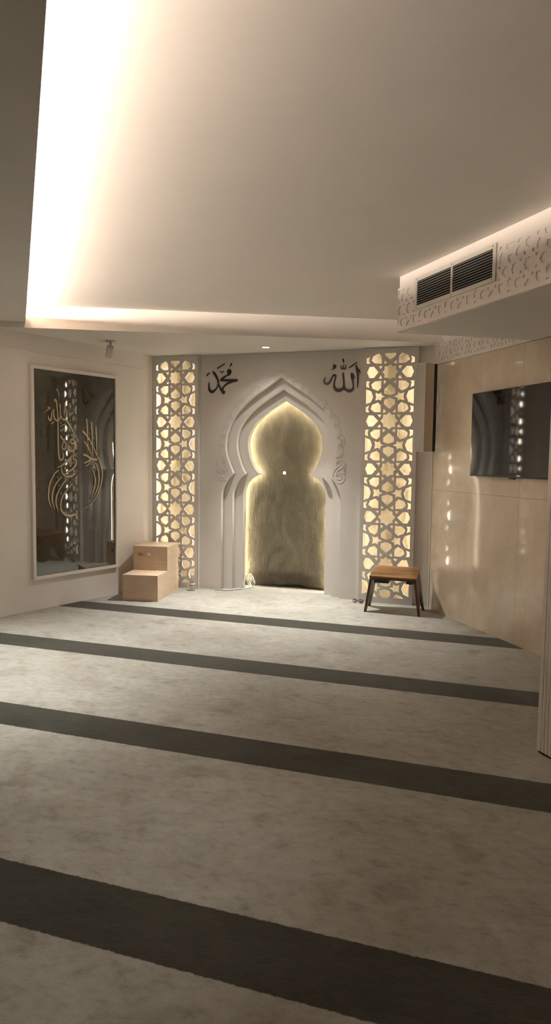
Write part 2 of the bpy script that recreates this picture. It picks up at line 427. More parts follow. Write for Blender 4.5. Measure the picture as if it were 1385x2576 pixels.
MUH_MARKS=[[(-3.0792,2.5418,0.0083),(-3.1247,2.5172,0.0104),(-3.1724,2.4915,0.0098)],
 [(-3.1339,2.4584,0.0063),(-3.1205,2.4493,0.0104),(-3.1052,2.4506,0.0104),(-3.0957,2.4608,0.0049)],
 [(-3.0016,2.5498,0.0035),(-3.0015,2.5342,0.0156),(-3.0089,2.5207,0.0097),(-3.024,2.508,0.0028)],
 [(-3.2594,2.4461,0.0084),(-3.2799,2.4379,0.0105),(-3.2991,2.4121,0.0105)]]
ALL_LETTERS=[[(-1.5961,2.4811,0.0107),(-1.5919,2.4561,0.0213),(-1.5839,2.4238,0.0213),(-1.5772,2.3703,0.016),(-1.5749,2.3133,0.016),(-1.58,2.2421,0.0043)],
 [(-1.5879,2.4417,0.0142),(-1.5657,2.4269,0.0171),(-1.5543,2.4053,0.0089),(-1.5533,2.3928,0.0021)],
 [(-1.6392,2.4047,0.0071),(-1.6417,2.3827,0.0232),(-1.6355,2.3504,0.0221),(-1.6261,2.3038,0.0161),(-1.6215,2.2644,0.0143),(-1.6276,2.2359,0.0215),(-1.6493,2.2184,0.0287),(-1.6788,2.219,0.0305),(-1.7051,2.2338,0.0251),(-1.7222,2.2557,0.018)],
 [(-1.6363,2.3897,0.0178),(-1.6194,2.3714,0.0143),(-1.6078,2.3426,0.005)],
 [(-1.7279,2.41,0.005),(-1.7335,2.3922,0.0161),(-1.7277,2.3455,0.0161),(-1.723,2.2952,0.0151),(-1.7231,2.2486,0.0216)],
 [(-1.7221,2.2503,0.0216),(-1.7422,2.2346,0.0306),(-1.7755,2.2251,0.036),(-1.8055,2.2322,0.0343),(-1.8254,2.2578,0.0253),(-1.8298,2.2904,0.0151),(-1.8241,2.3263,0.0126),(-1.8154,2.3584,0.0126),(-1.8158,2.38,0.0162),(-1.8327,2.3841,0.018),(-1.851,2.3629,0.0144),(-1.8672,2.3273,0.0162),(-1.8855,2.3024,0.0199),(-1.908,2.2939,0.0217),(-1.9289,2.3034,0.0217),(-1.9369,2.3289,0.0145),(-1.9317,2.3523,0.009),(-1.9236,2.3647,0.0029)]]
ALL_MARKS=[[(-1.5574,2.384,0.0071),(-1.5579,2.3734,0.005)],
 [(-1.759,2.4807,0.005),(-1.757,2.4573,0.0086),(-1.7464,2.4463,0.0093),(-1.7347,2.4531,0.0086),(-1.7325,2.4888,0.0043)],
 [(-1.7317,2.453,0.0072),(-1.7186,2.4448,0.0093),(-1.7077,2.4523,0.0093),(-1.7066,2.4898,0.005)],
 [(-1.7338,2.5549,0.0036),(-1.7342,2.5371,0.0157),(-1.7313,2.5209,0.0086),(-1.731,2.5066,0.005)],
 [(-1.5858,2.5099,0.0064),(-1.6291,2.4821,0.0114),(-1.669,2.4548,0.0093)],
 [(-1.8217,2.4915,0.018),(-1.8271,2.4791,0.0341),(-1.8287,2.4648,0.0287),(-1.8396,2.4508,0.0115),(-1.8626,2.4388,0.0022)]]
GOLD_STROKES=[[(0.3,2.1505,0.0123),(0.3225,2.1146,0.0076),(0.3304,2.0582,0.0024)],
 [(0.2752,2.0186,0.0038),(0.2813,2.0498,0.0132),(0.2953,2.0272,0.0123),(0.3031,1.9661,0.0114),(0.3108,1.9,0.0114),(0.31,1.8428,0.0114)],
 [(0.3968,2.0106,0.0144),(0.4022,1.9725,0.0144),(0.4163,1.9205,0.0125),(0.4099,1.8768,0.0174),(0.3889,1.854,0.0173),(0.3627,1.867,0.0144),(0.3456,1.8972,0.0115),(0.3405,1.9542,0.0105),(0.3372,2.0088,0.0124)],
 [(0.3426,1.8923,0.0115),(0.3306,1.8606,0.0162),(0.2985,1.8422,0.0171),(0.2729,1.8599,0.0142),(0.2632,1.902,0.0114),(0.2674,1.9543,0.0038)],
 [(0.2657,1.9542,0.0057),(0.2423,1.9149,0.0113),(0.236,1.8721,0.0113),(0.2242,1.8385,0.016),(0.2047,1.8539,0.0132),(0.1968,1.8887,0.0028)],
 [(0.1951,1.9684,0.0122),(0.2203,1.9569,0.0132),(0.2004,1.9462,0.0103),(0.1467,1.9022,0.0028)],
 [(0.2667,1.8288,0.0104),(0.2237,1.803,0.0066)],
 [(0.4002,1.8161,0.0087),(0.3383,1.7892,0.0057)],
 [(0.3447,1.835,0.0048),(0.3445,1.8158,0.0125)],
 [(0.3101,1.8476,0.0143),(0.3108,1.7713,0.0153),(0.3106,1.6758,0.0153),(0.3122,1.58,0.0153),(0.3153,1.5081,0.0144),(0.328,1.4649,0.0173),(0.3484,1.4578,0.0193),(0.3692,1.4749,0.0174),(0.3714,1.5087,0.0135),(0.36,1.5376,0.0048)],
 [(0.4125,1.8528,0.0241),(0.4359,1.825,0.0213),(0.483,1.7591,0.0166),(0.5186,1.7067,0.0137),(0.5606,1.6392,0.0099)],
 [(0.4428,1.9003,0.0068),(0.4971,1.9301,0.0136)],
 [(0.4601,1.8553,0.0116),(0.46,1.8431,0.0116)],
 [(0.3377,1.7485,0.0163),(0.3582,1.7493,0.0163)],
 [(0.3701,1.7618,0.0164),(0.4024,1.7583,0.0164)],
 [(0.4224,1.701,0.0174),(0.4462,1.7018,0.0175)],
 [(0.4643,1.7073,0.0166),(0.4884,1.7081,0.0166)],
 [(0.3399,1.6959,0.0163),(0.3629,1.6654,0.0164),(0.3919,1.6348,0.0145),(0.4063,1.6013,0.0136),(0.397,1.572,0.0145),(0.3704,1.5643,0.0145),(0.356,1.5857,0.0125),(0.3682,1.6246,0.0125),(0.4074,1.6884,0.0068)],
 [(0.5117,1.633,0.0098),(0.4938,1.6594,0.0147),(0.4697,1.6612,0.0146),(0.4604,1.639,0.0127),(0.4813,1.6225,0.0127),(0.5055,1.628,0.0147),(0.5142,1.5938,0.0157),(0.4925,1.5542,0.0176),(0.4503,1.5486,0.0176),(0.4267,1.5702,0.0146),(0.4389,1.5923,0.0127),(0.4627,1.583,0.0088)],
 [(0.6625,1.8805,0.0169),(0.6709,1.7865,0.0149),(0.6759,1.6621,0.011),(0.6746,1.5322,0.004)],
 [(0.7253,1.8489,0.017),(0.7338,1.7391,0.0151),(0.7358,1.6236,0.0111),(0.7347,1.5078,0.004)],
 [(0.7826,1.8164,0.0171),(0.7892,1.6906,0.0152),(0.7934,1.5895,0.0111),(0.7989,1.4881,0.0051)],
 [(0.6113,1.7544,0.0188),(0.6731,1.697,0.015),(0.742,1.6036,0.0141),(0.799,1.4983,0.0091)],
 [(0.6288,1.6509,0.0169),(0.6783,1.5923,0.014),(0.7251,1.5127,0.0071)],
 [(0.6957,1.7427,0.011),(0.6955,1.7277,0.011)],
 [(0.7589,1.6897,0.0111),(0.7587,1.6745,0.0111)],
 [(0.6335,1.8023,0.0089),(0.6334,1.7874,0.0089)],
 [(0.6148,1.514,0.0179),(0.6648,1.502,0.021),(0.7088,1.4748,0.0211),(0.7535,1.465,0.0223),(0.7987,1.4643,0.0224)],
 [(0.7119,1.4648,0.0181),(0.6768,1.4445,0.0161),(0.6263,1.4244,0.01)],
 [(0.7085,1.4446,0.0101),(0.6764,1.4094,0.009),(0.6385,1.3944,0.004)],
 [(0.7725,1.4347,0.0101),(0.7399,1.3892,0.0091),(0.6885,1.3541,0.003)],
 [(0.8087,1.4908,0.0142),(0.8472,1.4093,0.0153),(0.8642,1.317,0.0154),(0.8488,1.2145,0.0134),(0.7953,1.0981,0.0102),(0.717,1.0145,0.0081),(0.6339,0.9628,0.005)],
 [(0.7789,1.4246,0.0112),(0.8106,1.3431,0.0153),(0.8197,1.2663,0.0174),(0.8059,1.1797,0.0133),(0.7629,1.0992,0.0092),(0.7109,1.0453,0.003)],
 [(0.7396,1.3537,0.0132),(0.7659,1.2774,0.0142),(0.7639,1.2011,0.0132),(0.7373,1.1256,0.0091),(0.6982,1.0559,0.0025)],
 [(0.312,1.359,0.0106),(0.2653,1.3234,0.0134),(0.2184,1.2523,0.0143),(0.1947,1.1813,0.0162),(0.1877,1.0956,0.0172),(0.2037,1.028,0.0134),(0.2231,0.9839,0.0029)],
 [(0.3491,1.291,0.0097),(0.3048,1.2555,0.0125),(0.2576,1.1891,0.0144),(0.2325,1.1179,0.0163),(0.2337,1.0458,0.0154),(0.2602,0.9675,0.0039)],
 [(0.4138,1.2632,0.0088),(0.3689,1.23,0.0126),(0.3211,1.1681,0.0136),(0.2841,1.1016,0.0154),(0.2755,1.0295,0.0145),(0.3006,0.9508,0.0039)],
 [(0.4825,1.2275,0.0069),(0.4398,1.1892,0.0118),(0.3793,1.1274,0.0127),(0.3431,1.0654,0.0136),(0.3305,1.0027,0.0136),(0.3474,0.9482,0.0166),(0.3943,0.9088,0.0216),(0.4542,0.8979,0.0218),(0.5337,0.9156,0.013)],
 [(0.4829,1.51,0.0078),(0.4373,1.4632,0.0185),(0.3892,1.4289,0.0175),(0.3418,1.3999,0.0135),(0.2891,1.3784,0.0038)],
 [(0.3477,1.4095,0.0077),(0.3442,1.3661,0.0116),(0.3613,1.3223,0.0175),(0.3993,1.2951,0.0205),(0.4471,1.292,0.0206),(0.4895,1.3087,0.0167),(0.5141,1.3306,0.0089)],
 [(0.3729,1.3125,0.0068),(0.4297,1.3412,0.0147),(0.4842,1.3702,0.0157),(0.5212,1.4095,0.0148),(0.5247,1.4538,0.0138),(0.4945,1.4684,0.0147),(0.4887,1.4905,0.0137),(0.5101,1.5029,0.0118),(0.5283,1.4933,0.0079)],
 [(0.3797,1.3756,0.0194),(0.4004,1.3755,0.0195)],
 [(0.2907,1.287,0.0125),(0.3023,1.2868,0.0125)],
 [(0.3041,1.2072,0.0126),(0.3169,1.2069,0.0126)],
 [(0.3293,1.1315,0.0126),(0.3428,1.131,0.0126)],
 [(0.4516,1.4144,0.0078),(0.4819,1.4291,0.0049)]]
VOLUTE=[[(-0.717,1.4289,0),(-0.7228,1.4566,0),(-0.7097,1.4776,0),(-0.6872,1.49,0),(-0.6571,1.4834,0),(-0.6381,1.4577,0),(-0.6417,1.43,0),(-0.6604,1.4228,0),(-0.6812,1.4364,0),(-0.6776,1.4572,0),(-0.6607,1.4609,0),(-0.6531,1.4471,0),(-0.6662,1.4418,0)],
 [(-0.717,1.4289,0),(-0.7017,1.4048,0),(-0.6677,1.388,0),(-0.645,1.3676,0),(-0.6335,1.347,0)],
 [(-0.6566,1.4229,0),(-0.6226,1.3853,0),(-0.6054,1.3475,0),(-0.6014,1.313,0)],
 [(-0.722,1.335,0),(-0.6938,1.3529,0),(-0.6561,1.3536,0),(-0.6334,1.3332,0),(-0.6363,1.3192,0)],
 [(-0.6409,1.3226,0),(-0.656,1.3328,0),(-0.6748,1.3341,0),(-0.6955,1.3216,0),(-0.701,1.3006,0),(-0.6895,1.2835,0),(-0.6669,1.2787,0),(-0.6481,1.2878,0),(-0.6389,1.3053,0)],
 [(-0.7333,1.3209,0),(-0.7292,1.2862,0),(-0.7045,1.2554,0),(-0.6704,1.2439,0),(-0.6404,1.2532,0)],
 [(-0.7417,1.4598,0),(-0.7357,1.4043,0),(-0.7277,1.3384,0)],
 [(-0.7265,1.4461,0),(-0.7224,1.4011,0),(-0.7158,1.3664,0)]]
# ------------------------------------------------------------------ key dimensions (metres; X along the niche wall, Y into it)
YF = 7.28            # face of the niche wall
ZC, ZL, ZB = 2.85, 2.645, 2.44   # main ceiling, low front ceiling, underside of the bulkhead
NXC = -2.425         # niche axis
R_ANG = math.atan2(-0.8173, 0.5762)   # right wall: local X runs towards the viewer, local Y into the wall
R_O = (-0.766, 7.130, 0)
L_ANG = math.atan2(0.96, 0.282)
L_O = (-4.356, 5.569, 0)
K_ANG = math.atan2(-0.776, 0.63)      # bulkhead and pier direction
K_O = (-0.846, 5.301, 0)
B_ANG = math.atan2(1.709, 3.426)      # beam direction
B_O = (-4.21, 5.351, 0)
def loc2w(o, ang, x, y): return (o[0] + x * math.cos(ang) - y * math.sin(ang), o[1] + x * math.sin(ang) + y * math.cos(ang))

# ------------------------------------------------------------------ setting
def struct(o, label, cat): return tag(o, label, cat, kind='structure')
fl = slab('floor', [(-6.6, -1.7), (4.7, -1.7), (1.0, 8.0), (-5.0, 8.0)], -0.05, 0.0, M['carpet'])
struct(fl, 'light grey prayer carpet with dark stripes covering the floor', 'carpet floor')
ce = slab('ceiling', [(-7.0, -1.7), (5.2, -1.7), (1.4, 8.0), (-5.4, 8.0)], ZC, ZC + 0.05, M['ceiling'])
struct(ce, 'large plain raised ceiling glowing along its left edge', 'ceiling')
bl = loc2w(B_O, B_ANG, -0.32, 0.0); br = loc2w(B_O, B_ANG, 4.12, 0.0)
bl2 = loc2w(B_O, B_ANG, -0.32, 0.02); br2 = loc2w(B_O, B_ANG, 4.12, 0.02)
lc = slab('ceiling.001', [bl2, br2, (-0.40, 7.95), (-4.75, 7.95)], ZL, ZL + 0.05, M['ceiling'])
struct(lc, 'lower ceiling strip in front of the arched niche holding the round downlight', 'ceiling')
# beam where the ceiling steps down, with a small lip at its foot
bm = bmesh.new(); add_box(bm, -0.32, 4.12, 0.0, 0.019, ZL, ZC)
add_box(bm, -0.02, 4.12, -0.014, 0.0, ZL, ZL + 0.026)
struct(bm_obj('trim_1', bm, M['ceiling'], None, B_O, B_ANG), 'long pale beam where the raised ceiling steps down', 'ceiling beam')
# left soffit slab
se = lambda t: (-1.212 - 0.629 * t, 1.644 + 0.777 * t)
e0, e1 = se(4.77), se(-4.25)
sf = slab('trim_2', [e0, e1, (-6.4, e1[1]), (-6.2, 0.0), (-4.45, 5.23)], 2.70, 2.73, M['ceiling'])
struct(sf, 'dark lower soffit at the left hiding the ceiling light', 'soffit')
bm = bmesh.new()
for a, b in ((0.02, 2.9), (2.91, 5.6)):
    p = [Vector(se(4.77 - t) + (0,)) for t in (a, b)]
    n = Vector((-0.777, -0.629, 0))
    q0, q1 = p[0] + n * 0.240, p[1] + n * 0.240; q2, q3 = p[1] + n * 0.243, p[0] + n * 0.243
    add_hexa(bm, [(v.x, v.y, 2.7315) for v in (q0, q1, q2, q3)] + [(v.x, v.y, 2.7505) for v in (q0, q1, q2, q3)])
bm_obj('light_strip', bm, M['led_cove'], sf)
bm = bmesh.new(); n = Vector((-0.777, -0.629, 0)); a, b = Vector(e0 + (0,)), Vector(e1 + (0,))
add_hexa(bm, [(v.x, v.y, 2.7305) for v in (a, b, b + n * 0.008, a + n * 0.008)] + [(v.x, v.y, 2.7425) for v in (a, b, b + n * 0.008, a + n * 0.008)])
bm_obj('light_baffle', bm, M['ceiling'], sf)  # unseen lip, added to keep the strip's light off the bulkhead

for x, y in ((-3.55, 3.70), (-2.15, 2.25)):  # second fixture is unseen, added to go with the extra fill lamp
    lathe('lamp_lens', [(0, -0.0025), (0.040, -0.0025), (0.040, -0.0002), (0, -0.0002)], M['lamp_lens'], sf, (x, y, 2.70))
    lathe('lamp_ring', [(0.0405, -0.0002), (0.053, -0.0002), (0.053, -0.004), (0.0405, -0.006), (0.0405, -0.0002)], M['white_metal'], sf, (x, y, 2.70))
# left wall: lower facing and the slightly recessed band above it
wl = box('wall_left', (-8.2, 1.480, 0.0, 0.10, 0.0, 2.473), M['paint'], None, 0, L_O, L_ANG)
struct(wl, 'cream wall at the left behind the framed calligraphy', 'wall')
wu = box('wall_left.001', (-8.2, 1.480, 0.008, 0.10, 2.475, 2.86), M['paint'], None, 0, L_O, L_ANG)
struct(wu, 'cream upper band of the left wall above the thin groove', 'wall')
# return beside the left star screen
bm = bmesh.new(); add_box(bm, -4.06, -3.951, 6.995, 7.12, 0.0, ZL); add_box(bm, -4.06, -3.953, 7.12, 7.135, 0, ZL); add_box(bm, -4.06, -3.951, 7.135, 7.27, 0.0, ZL)
struct(bm_obj('trim_3', bm, M['paint']), 'narrow cream return between left wall and star screen', 'wall return')
# back of the niche wall
wf = box('wall_front', (-4.9, -0.6, 7.86, 7.93, 0.0, ZL), M['paint'])
struct(wf, 'wall behind the niche and the two star screens', 'wall')
# right wall in polished stone, plain band above
wr = box('wall_right', (0.0, 3.9, 0.0, 0.03, 0.0, 2.438), M['travertine'], None, 0.0015, R_O, R_ANG)
struct(wr, 'polished beige stone wall carrying the television', 'wall')
wr2 = box('wall_right.001', (-0.02, 3.9, 0.032, 0.12, 0.0, 2.86), M['paint'], None, 0, R_O, R_ANG)
struct(wr2, 'plain wall behind the polished stone slabs', 'wall')
# corner between right screen and stone wall
bm = bmesh.new()
add_box(bm, -0.945, -0.845, 7.285, 7.34, 0.0, ZL); add_box(bm, -0.845, -0.70, 7.225, 7.34, 0.0, ZL)
struct(bm_obj('trim_4', bm, M['paint']), 'stepped cream corner strip between star screen and stone wall', 'wall return')
tr = box('trim_5', (-0.012, 0.0, -0.006, 0.036, 0.0, 2.438), M['paint'], None, 0.001, R_O, R_ANG)
struct(tr, 'thin pale edge strip at the end of the stone wall', 'edge trim')
# bulkhead
bw = [loc2w(K_O, K_ANG, 0, 0), loc2w(K_O, K_ANG, 6.5, 0), loc2w(K_O, K_ANG, 6.5, 1.15), loc2w(R_O, R_ANG, 3.5, -0.002), loc2w(R_O, R_ANG, 1.545, -0.002)]
bh = slab('trim_6', bw, ZB, ZC - 0.001, M['paint'])
struct(bh, 'boxed bulkhead hanging from the ceiling on the right', 'bulkhead')
# unseen rear of the room
wb = slab('wall_back', [(-6.9, -1.7), (5.0, -1.7), (5.0, -1.6), (-6.9, -1.6)], 0, 2.86, M['dim_wall'])
struct(wb, 'plain rear wall of the prayer room', 'wall')

# ribbed pier at the right edge
P_O = (0.160, 3.776, 0)
pr = thing('ribbed_pier', 'cream pier with narrow vertical ribs at the right edge of the room', 'pier', P_O, K_ANG)
bm = bmesh.new()
prof = [(0.0, 0.30), (0.0, 0.008), (0.008, 0.0), (0.034, 0.0)]
x = 0.034
while x < 1.10:
    prof.append((x + 0.0005, 0.006))
    for k in range(1, 6):
        t = PI * k / 6
        prof.append((x + 0.0125 - 0.0115 * math.cos(t), 0.006 - 0.0065 * math.sin(t)))
    prof.append((x + 0.0245, 0.006)); x += 0.025
prof += [(x, 0.0), (6.6, 0.0), (6.6, 0.30)]
add_prism_xy(bm, prof, 0.014, 2.849)
bm_obj('ribbed_facing', bm, M['paint'], pr)
box('base_gap_shade', (0.004, 6.5, 0.012, 0.28, 0.0, 0.0139), M['void_shade'], pr)  # near-black strip stands in for the shaded gap at the pier's foot

# ------------------------------------------------------------------ prayer niche
N_O = (NXC, YF, 0)
O1 = [(0, 2.381), (.14, 2.285), (.29, 2.188), (.42, 2.085), (.525, 1.975), (.598, 1.845), (.637, 1.71), (.643, 1.60), (.622, 1.50), (.588, 1.41), (.548, 1.325), (.608, 1.268), (.66, 1.19), (.688, 1.09), (.69, .9), (.69, 0)]
O2 = [(0, 2.257), (.11, 2.19), (.23, 2.115), (.335, 2.035), (.425, 1.95), (.5, 1.84), (.538, 1.71), (.537, 1.6), (.511, 1.49), (.474, 1.39), (.430, 1.322), (.508, 1.265), (.556, 1.185), (.583, 1.09), (.585, .9), (.585, 0)]
O3 = [(0, 2.142), (.1, 2.08), (.2, 2.015), (.3, 1.935), (.38, 1.84), (.425, 1.74), (.437, 1.65), (.42, 1.54), (.38, 1.43), (.335, 1.36), (.285, 1.322), (.395, 1.268), (.455, 1.19), (.483, 1.085), (.484, .9), (.484, 0)]
def half_profile(p):
    up = catmull(p[:11], 6); lo = catmull(p[10:15], 6)
    return up + lo[1:] + [p[15]]
def arch_loop(p, xl, xr, zo):
    h = half_profile(p)
    left = [(-x, z) for x, z in h]
    return [(-xl, 0), (-xl, zo), (xr, zo), (xr, 0)] + h[::-1] + left[1:]
niche = thing('prayer_niche', 'pale arched prayer niche with stepped frames and glowing dark recess', 'prayer niche', N_O)
plate('facing_panel', [arch_loop(O1, 0.951, 0.908, ZL - 0.002)], 0.0, 0.079, M['paint_grey'], niche)
plate('arch_frame', [arch_loop(O2, 0.80, 0.80, 2.50)], 0.080, 0.159, M['paint_grey'], niche)
plate('arch_frame', [arch_loop(O3, 0.70, 0.70, 2.40)], 0.160, 0.245, M['paint_grey'], niche)
# rough back panel, gently uneven, its torn lower edge just above the carpet
bm = bmesh.new(); nx, nz = 60, 110
grid = []
for j in range(nz + 1):
    row = []
    for i in range(nx + 1):
        u = -0.78 + 1.56 * i / nx; z0 = 0.035 + 0.022 * math.sin(u * 9 + 1) + 0.012 * math.sin(u * 23)
        z = z0 + (2.45 - z0) * (j / nz) ** 1.25
        k = max(0.0, min(1.0, (1.45 - z) / 0.4))
        y = 0.316 - 0.034 * (u / 0.6) ** 2 + k * (0.005 * math.sin(u * 13 + z * 5) * math.sin(z * 11 + u * 3) + 0.003 * math.sin(u * 37 + 3 * math.sin(z * 9)))
        if z < 0.20: y += 0.095 * ((0.20 - z) / 0.20) ** 1.5 + 0.012 * (0.20 - z) / 0.20 * math.sin(u * 14)
        row.append(bm.verts.new((u, y, z)))
    grid.append(row)
for j in range(nz):
    for i in range(nx): bm.faces.new((grid[j][i], grid[j][i + 1], grid[j + 1][i + 1], grid[j + 1][i]))
r = bmesh.ops.extrude_face_region(bm, geom=bm.faces[:])
bmesh.ops.translate(bm, vec=(0, 0.02, 0), verts=[v for v in r['geom'] if isinstance(v, bmesh.types.BMVert)])
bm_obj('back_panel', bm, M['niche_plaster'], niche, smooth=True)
for s in (-1, 1): box('side_panel', (s * 0.80 - 0.01, s * 0.80 + 0.01, 0.246, 0.47, 0.0, 2.47), M['paint'], niche)
box('top_panel', (-0.79, 0.79, 0.246, 0.47, 2.455, 2.47), M['paint'], niche)
# light strip behind the innermost arch
h = half_profile([(x + 0.022 if x else 0, z + (0.026 if z > 1.4 else 0)) for x, z in O3])
h[-1] = (h[-1][0], 0.03)
pts = [(x, 0.252, z) for x, z in h]
pts = [(-x, y, z) for x, y, z in pts[::-1]] + pts[1:]
bm = bmesh.new(); add_tube(bm, pts, 0.005, 6)
bm_obj('light_strip', bm, M['led_niche'], niche)
lathe('lit_button', [(0, 0), (0.016, 0.0), (0.019, 0.006), (0.014, 0.014), (0, 0.017)], M['tiny_light'], niche, (-0.045, 0.319, 1.335), 16, Matrix.Rotation(PI / 2, 4, 'X'))
# carved scallop border around the outer arch
hp = half_profile(O1)
upper = [p for p in hp if p[1] > 1.50]
acc = [0.0]
for a, b in zip(upper, upper[1:]): acc.append(acc[-1] + math.hypot(b[0] - a[0], b[1] - a[1]))
def at_len(s):
    for i in range(1, len(acc)):
        if acc[i] >= s:
            t = (s - acc[i - 1]) / (acc[i] - acc[i - 1]); a, b = upper[i - 1], upper[i]
            return (a[0] + (b[0] - a[0]) * t, a[1] + (b[1] - a[1]) * t)
    return upper[-1]
def inside_arch(x, z):
    poly = [(-a, b) for a, b in hp[::-1]] + hp
    c = False
    for i in range(len(poly)):
        (x1, z1), (x2, z2) = poly[i - 1], poly[i]
        if (z1 > z) != (z2 > z) and x < (x2 - x1) * (z - z1) / (z2 - z1) + x1: c = not c
    return c
npos = 11; step = acc[-1] / (npos - 0.45)
cent = []
for k in range(npos):
    x, z = at_len(k * step)
    cent.append((x, z + (0.012 if k == 0 else 0), k % 2))
    if k: cent.append((-x, z, k % 2))
big = [c for c in cent if c[2] == 0]
bm = bmesh.new()
for cx, cz, kind in cent:
    for rr in ((0.046, 0.066) if kind == 0 else (0.044, 0.060, 0.074, 0.086)):
        run = []
        for q in range(97):
            t = 2 * PI * q / 96; px, pz = cx + rr * math.cos(t), cz + rr * math.sin(t)
            ok = not inside_arch(px, pz)
            if ok:
                for ox, oz, ok2 in cent:
                    if (ox, oz) != (cx, cz):
                        lim = 0.068 if ok2 == 0 else (0.0 if kind == 0 else 0.088)
                        if kind == 0 and ok2 == 0: lim = 0
                        if math.hypot(px - ox, pz - oz) < lim: ok = False
            if ok: run.append((px, -0.0006, pz))
            if (not ok or q == 96) and run:
                if len(run) > 3: add_tube(bm, run, 0.0026, 6)
                run = []
bm_obj('scallop_border', bm, M['paint_grey'], niche, smooth=True)
for s in (1, -1):
    bm = bmesh.new()
    for st in VOLUTE:
        add_tube(bm, [(p[0] * s, -0.0006, p[1]) for p in catmull(st, 5)], 0.0030, 6)
    bm_obj('scroll_ornament', bm, M['paint_grey'], niche, smooth=True)

# ------------------------------------------------------------------ star screens
def star_screen(xc, label):
    t = thing('star_screen', label, 'lattice screen', (xc, 7.222, 0), 0, 'backlit star screens beside the niche')
    T = 0.496; z_top, z_bot = 2.585, 0.060; hw = 0.246
    loops = [[(-0.285, 0.0), (0.285, 0.0), (0.285, ZL - 0.003), (-0.285, ZL - 0.003)]]
    for k in range(6):
        zc = 2.394 - k * T
        for p in tile_holes(k % 2 == 0):
            q = clip_poly([(x * 0.5, z * T + zc) for x, z in p], -hw, hw, z_bot, z_top)
            if len(q) > 2 and area(q) > 0.0004:
                if k == 0 and min(z for x, z in q) > 2.56: continue
                loops.append(q)
    plate('lattice_panel', loops, 0.0, 0.022, M['paint_grey'], t)
    D = 0.165
    box('back_panel', (-0.284, 0.284, D, D + 0.02, 0.0, ZL - 0.003), M['marble'], t)
    for s in (-1, 1): box('side_panel', (s * 0.2755 - 0.0075, s * 0.2755 + 0.0075, 0.0222, D - 0.0005, 0.0, ZL - 0.003), M['paint'], t)
    for s in (-1, 1): box('light_strip', (s * 0.2655 - 0.002, s * 0.2655 + 0.002, 0.045, 0.061, 0.07, 2.56), M['led_screen'], t)
    for z0 in (0.0, ZL - 0.02): box('end_panel', (-0.267, 0.267, 0.0225, D - 0.0005, z0, z0 + 0.016), M['paint'], t)
    return t
star_screen(-3.663, 'backlit star lattice screen left of the niche behind the wooden steps')
star_screen(-1.229, 'backlit star lattice screen right of the niche behind the slatted stool')

# ------------------------------------------------------------------ black calligraphy on the niche wall
def sign(org, letters, marks, label):
    t = thing('calligraphy_sign', label, 'calligraphy', org, 0, 'black calligraphy signs above the niche')
    sh = lambda st: [[(x - org[0], z - org[2], w) for x, z, w in s] for s in st]
    strokes('lettering', sh(letters), -0.010, -0.0005, M['black_ink'], t)
    for s in sh(marks): strokes('accent_mark', [s], -0.010, -0.0005, M['black_ink'], t)
    return t
sign((-3.10, YF, 2.21), MUH_LETTERS, MUH_MARKS, 'black Arabic calligraphy left of the arch reading Muhammad')
sign((-1.74, YF, 2.21), ALL_LETTERS, ALL_MARKS, 'black Arabic calligraphy right of the arch reading Allah')

# ------------------------------------------------------------------ framed calligraphy on the left wall
fc = thing('framed_calligraphy', 'large dark glossy panel with gold calligraphy in a cream frame', 'framed calligraphy', L_O, L_ANG)
fx0, fx1, fz0, fz1 = 0.0, 1.078, 0.300, 2.353; fw_ = 0.032
plate('frame', [[(fx0, fz0), (fx1, fz0), (fx1, fz1), (fx0, fz1)], [(fx0 + fw_, fz0 + fw_), (fx1 - fw_, fz0 + fw_), (fx1 - fw_, fz1 - fw_), (fx0 + fw_, fz1 - fw_)]],
      -0.036, -0.0005, M['paint'], fc, 0.002)
box('dark_glass', (fx0 + fw_ - 0.004, fx1 - fw_ + 0.004, -0.014, -0.001, fz0 + fw_ - 0.004, fz1 - fw_ + 0.004), M['dark_glass'], fc)
strokes('gold_lettering', GOLD_STROKES, -0.018, -0.0145, M['gold'], fc)

# ------------------------------------------------------------------ television
tx = 0.767
tv = thing('television', 'black flat television with reflections mounted on the stone wall', 'television', loc2w(R_O, R_ANG, tx, 0) + (1.365,), R_ANG)
W_, H_ = 1.235, 0.727
casing = box('casing', (0.0, W_, -0.055, -0.022, 0.0, H_), M['black_plastic'], tv, 0.004)
box('screen', (0.007, W_ - 0.007, -0.0575, -0.0552, 0.014, H_ - 0.007), M['tv_glass'], tv)
box('wall_bracket', (0.38, 0.85, -0.0215, -0.0005, 0.18, 0.55), M['black_plastic'], tv)
bm = bmesh.new(); add_box(bm, 0.575, 0.64, -0.052, -0.030, -0.012, -0.0005, 0.004)
bm_obj('sensor', bm, M['black_plastic'], casing)

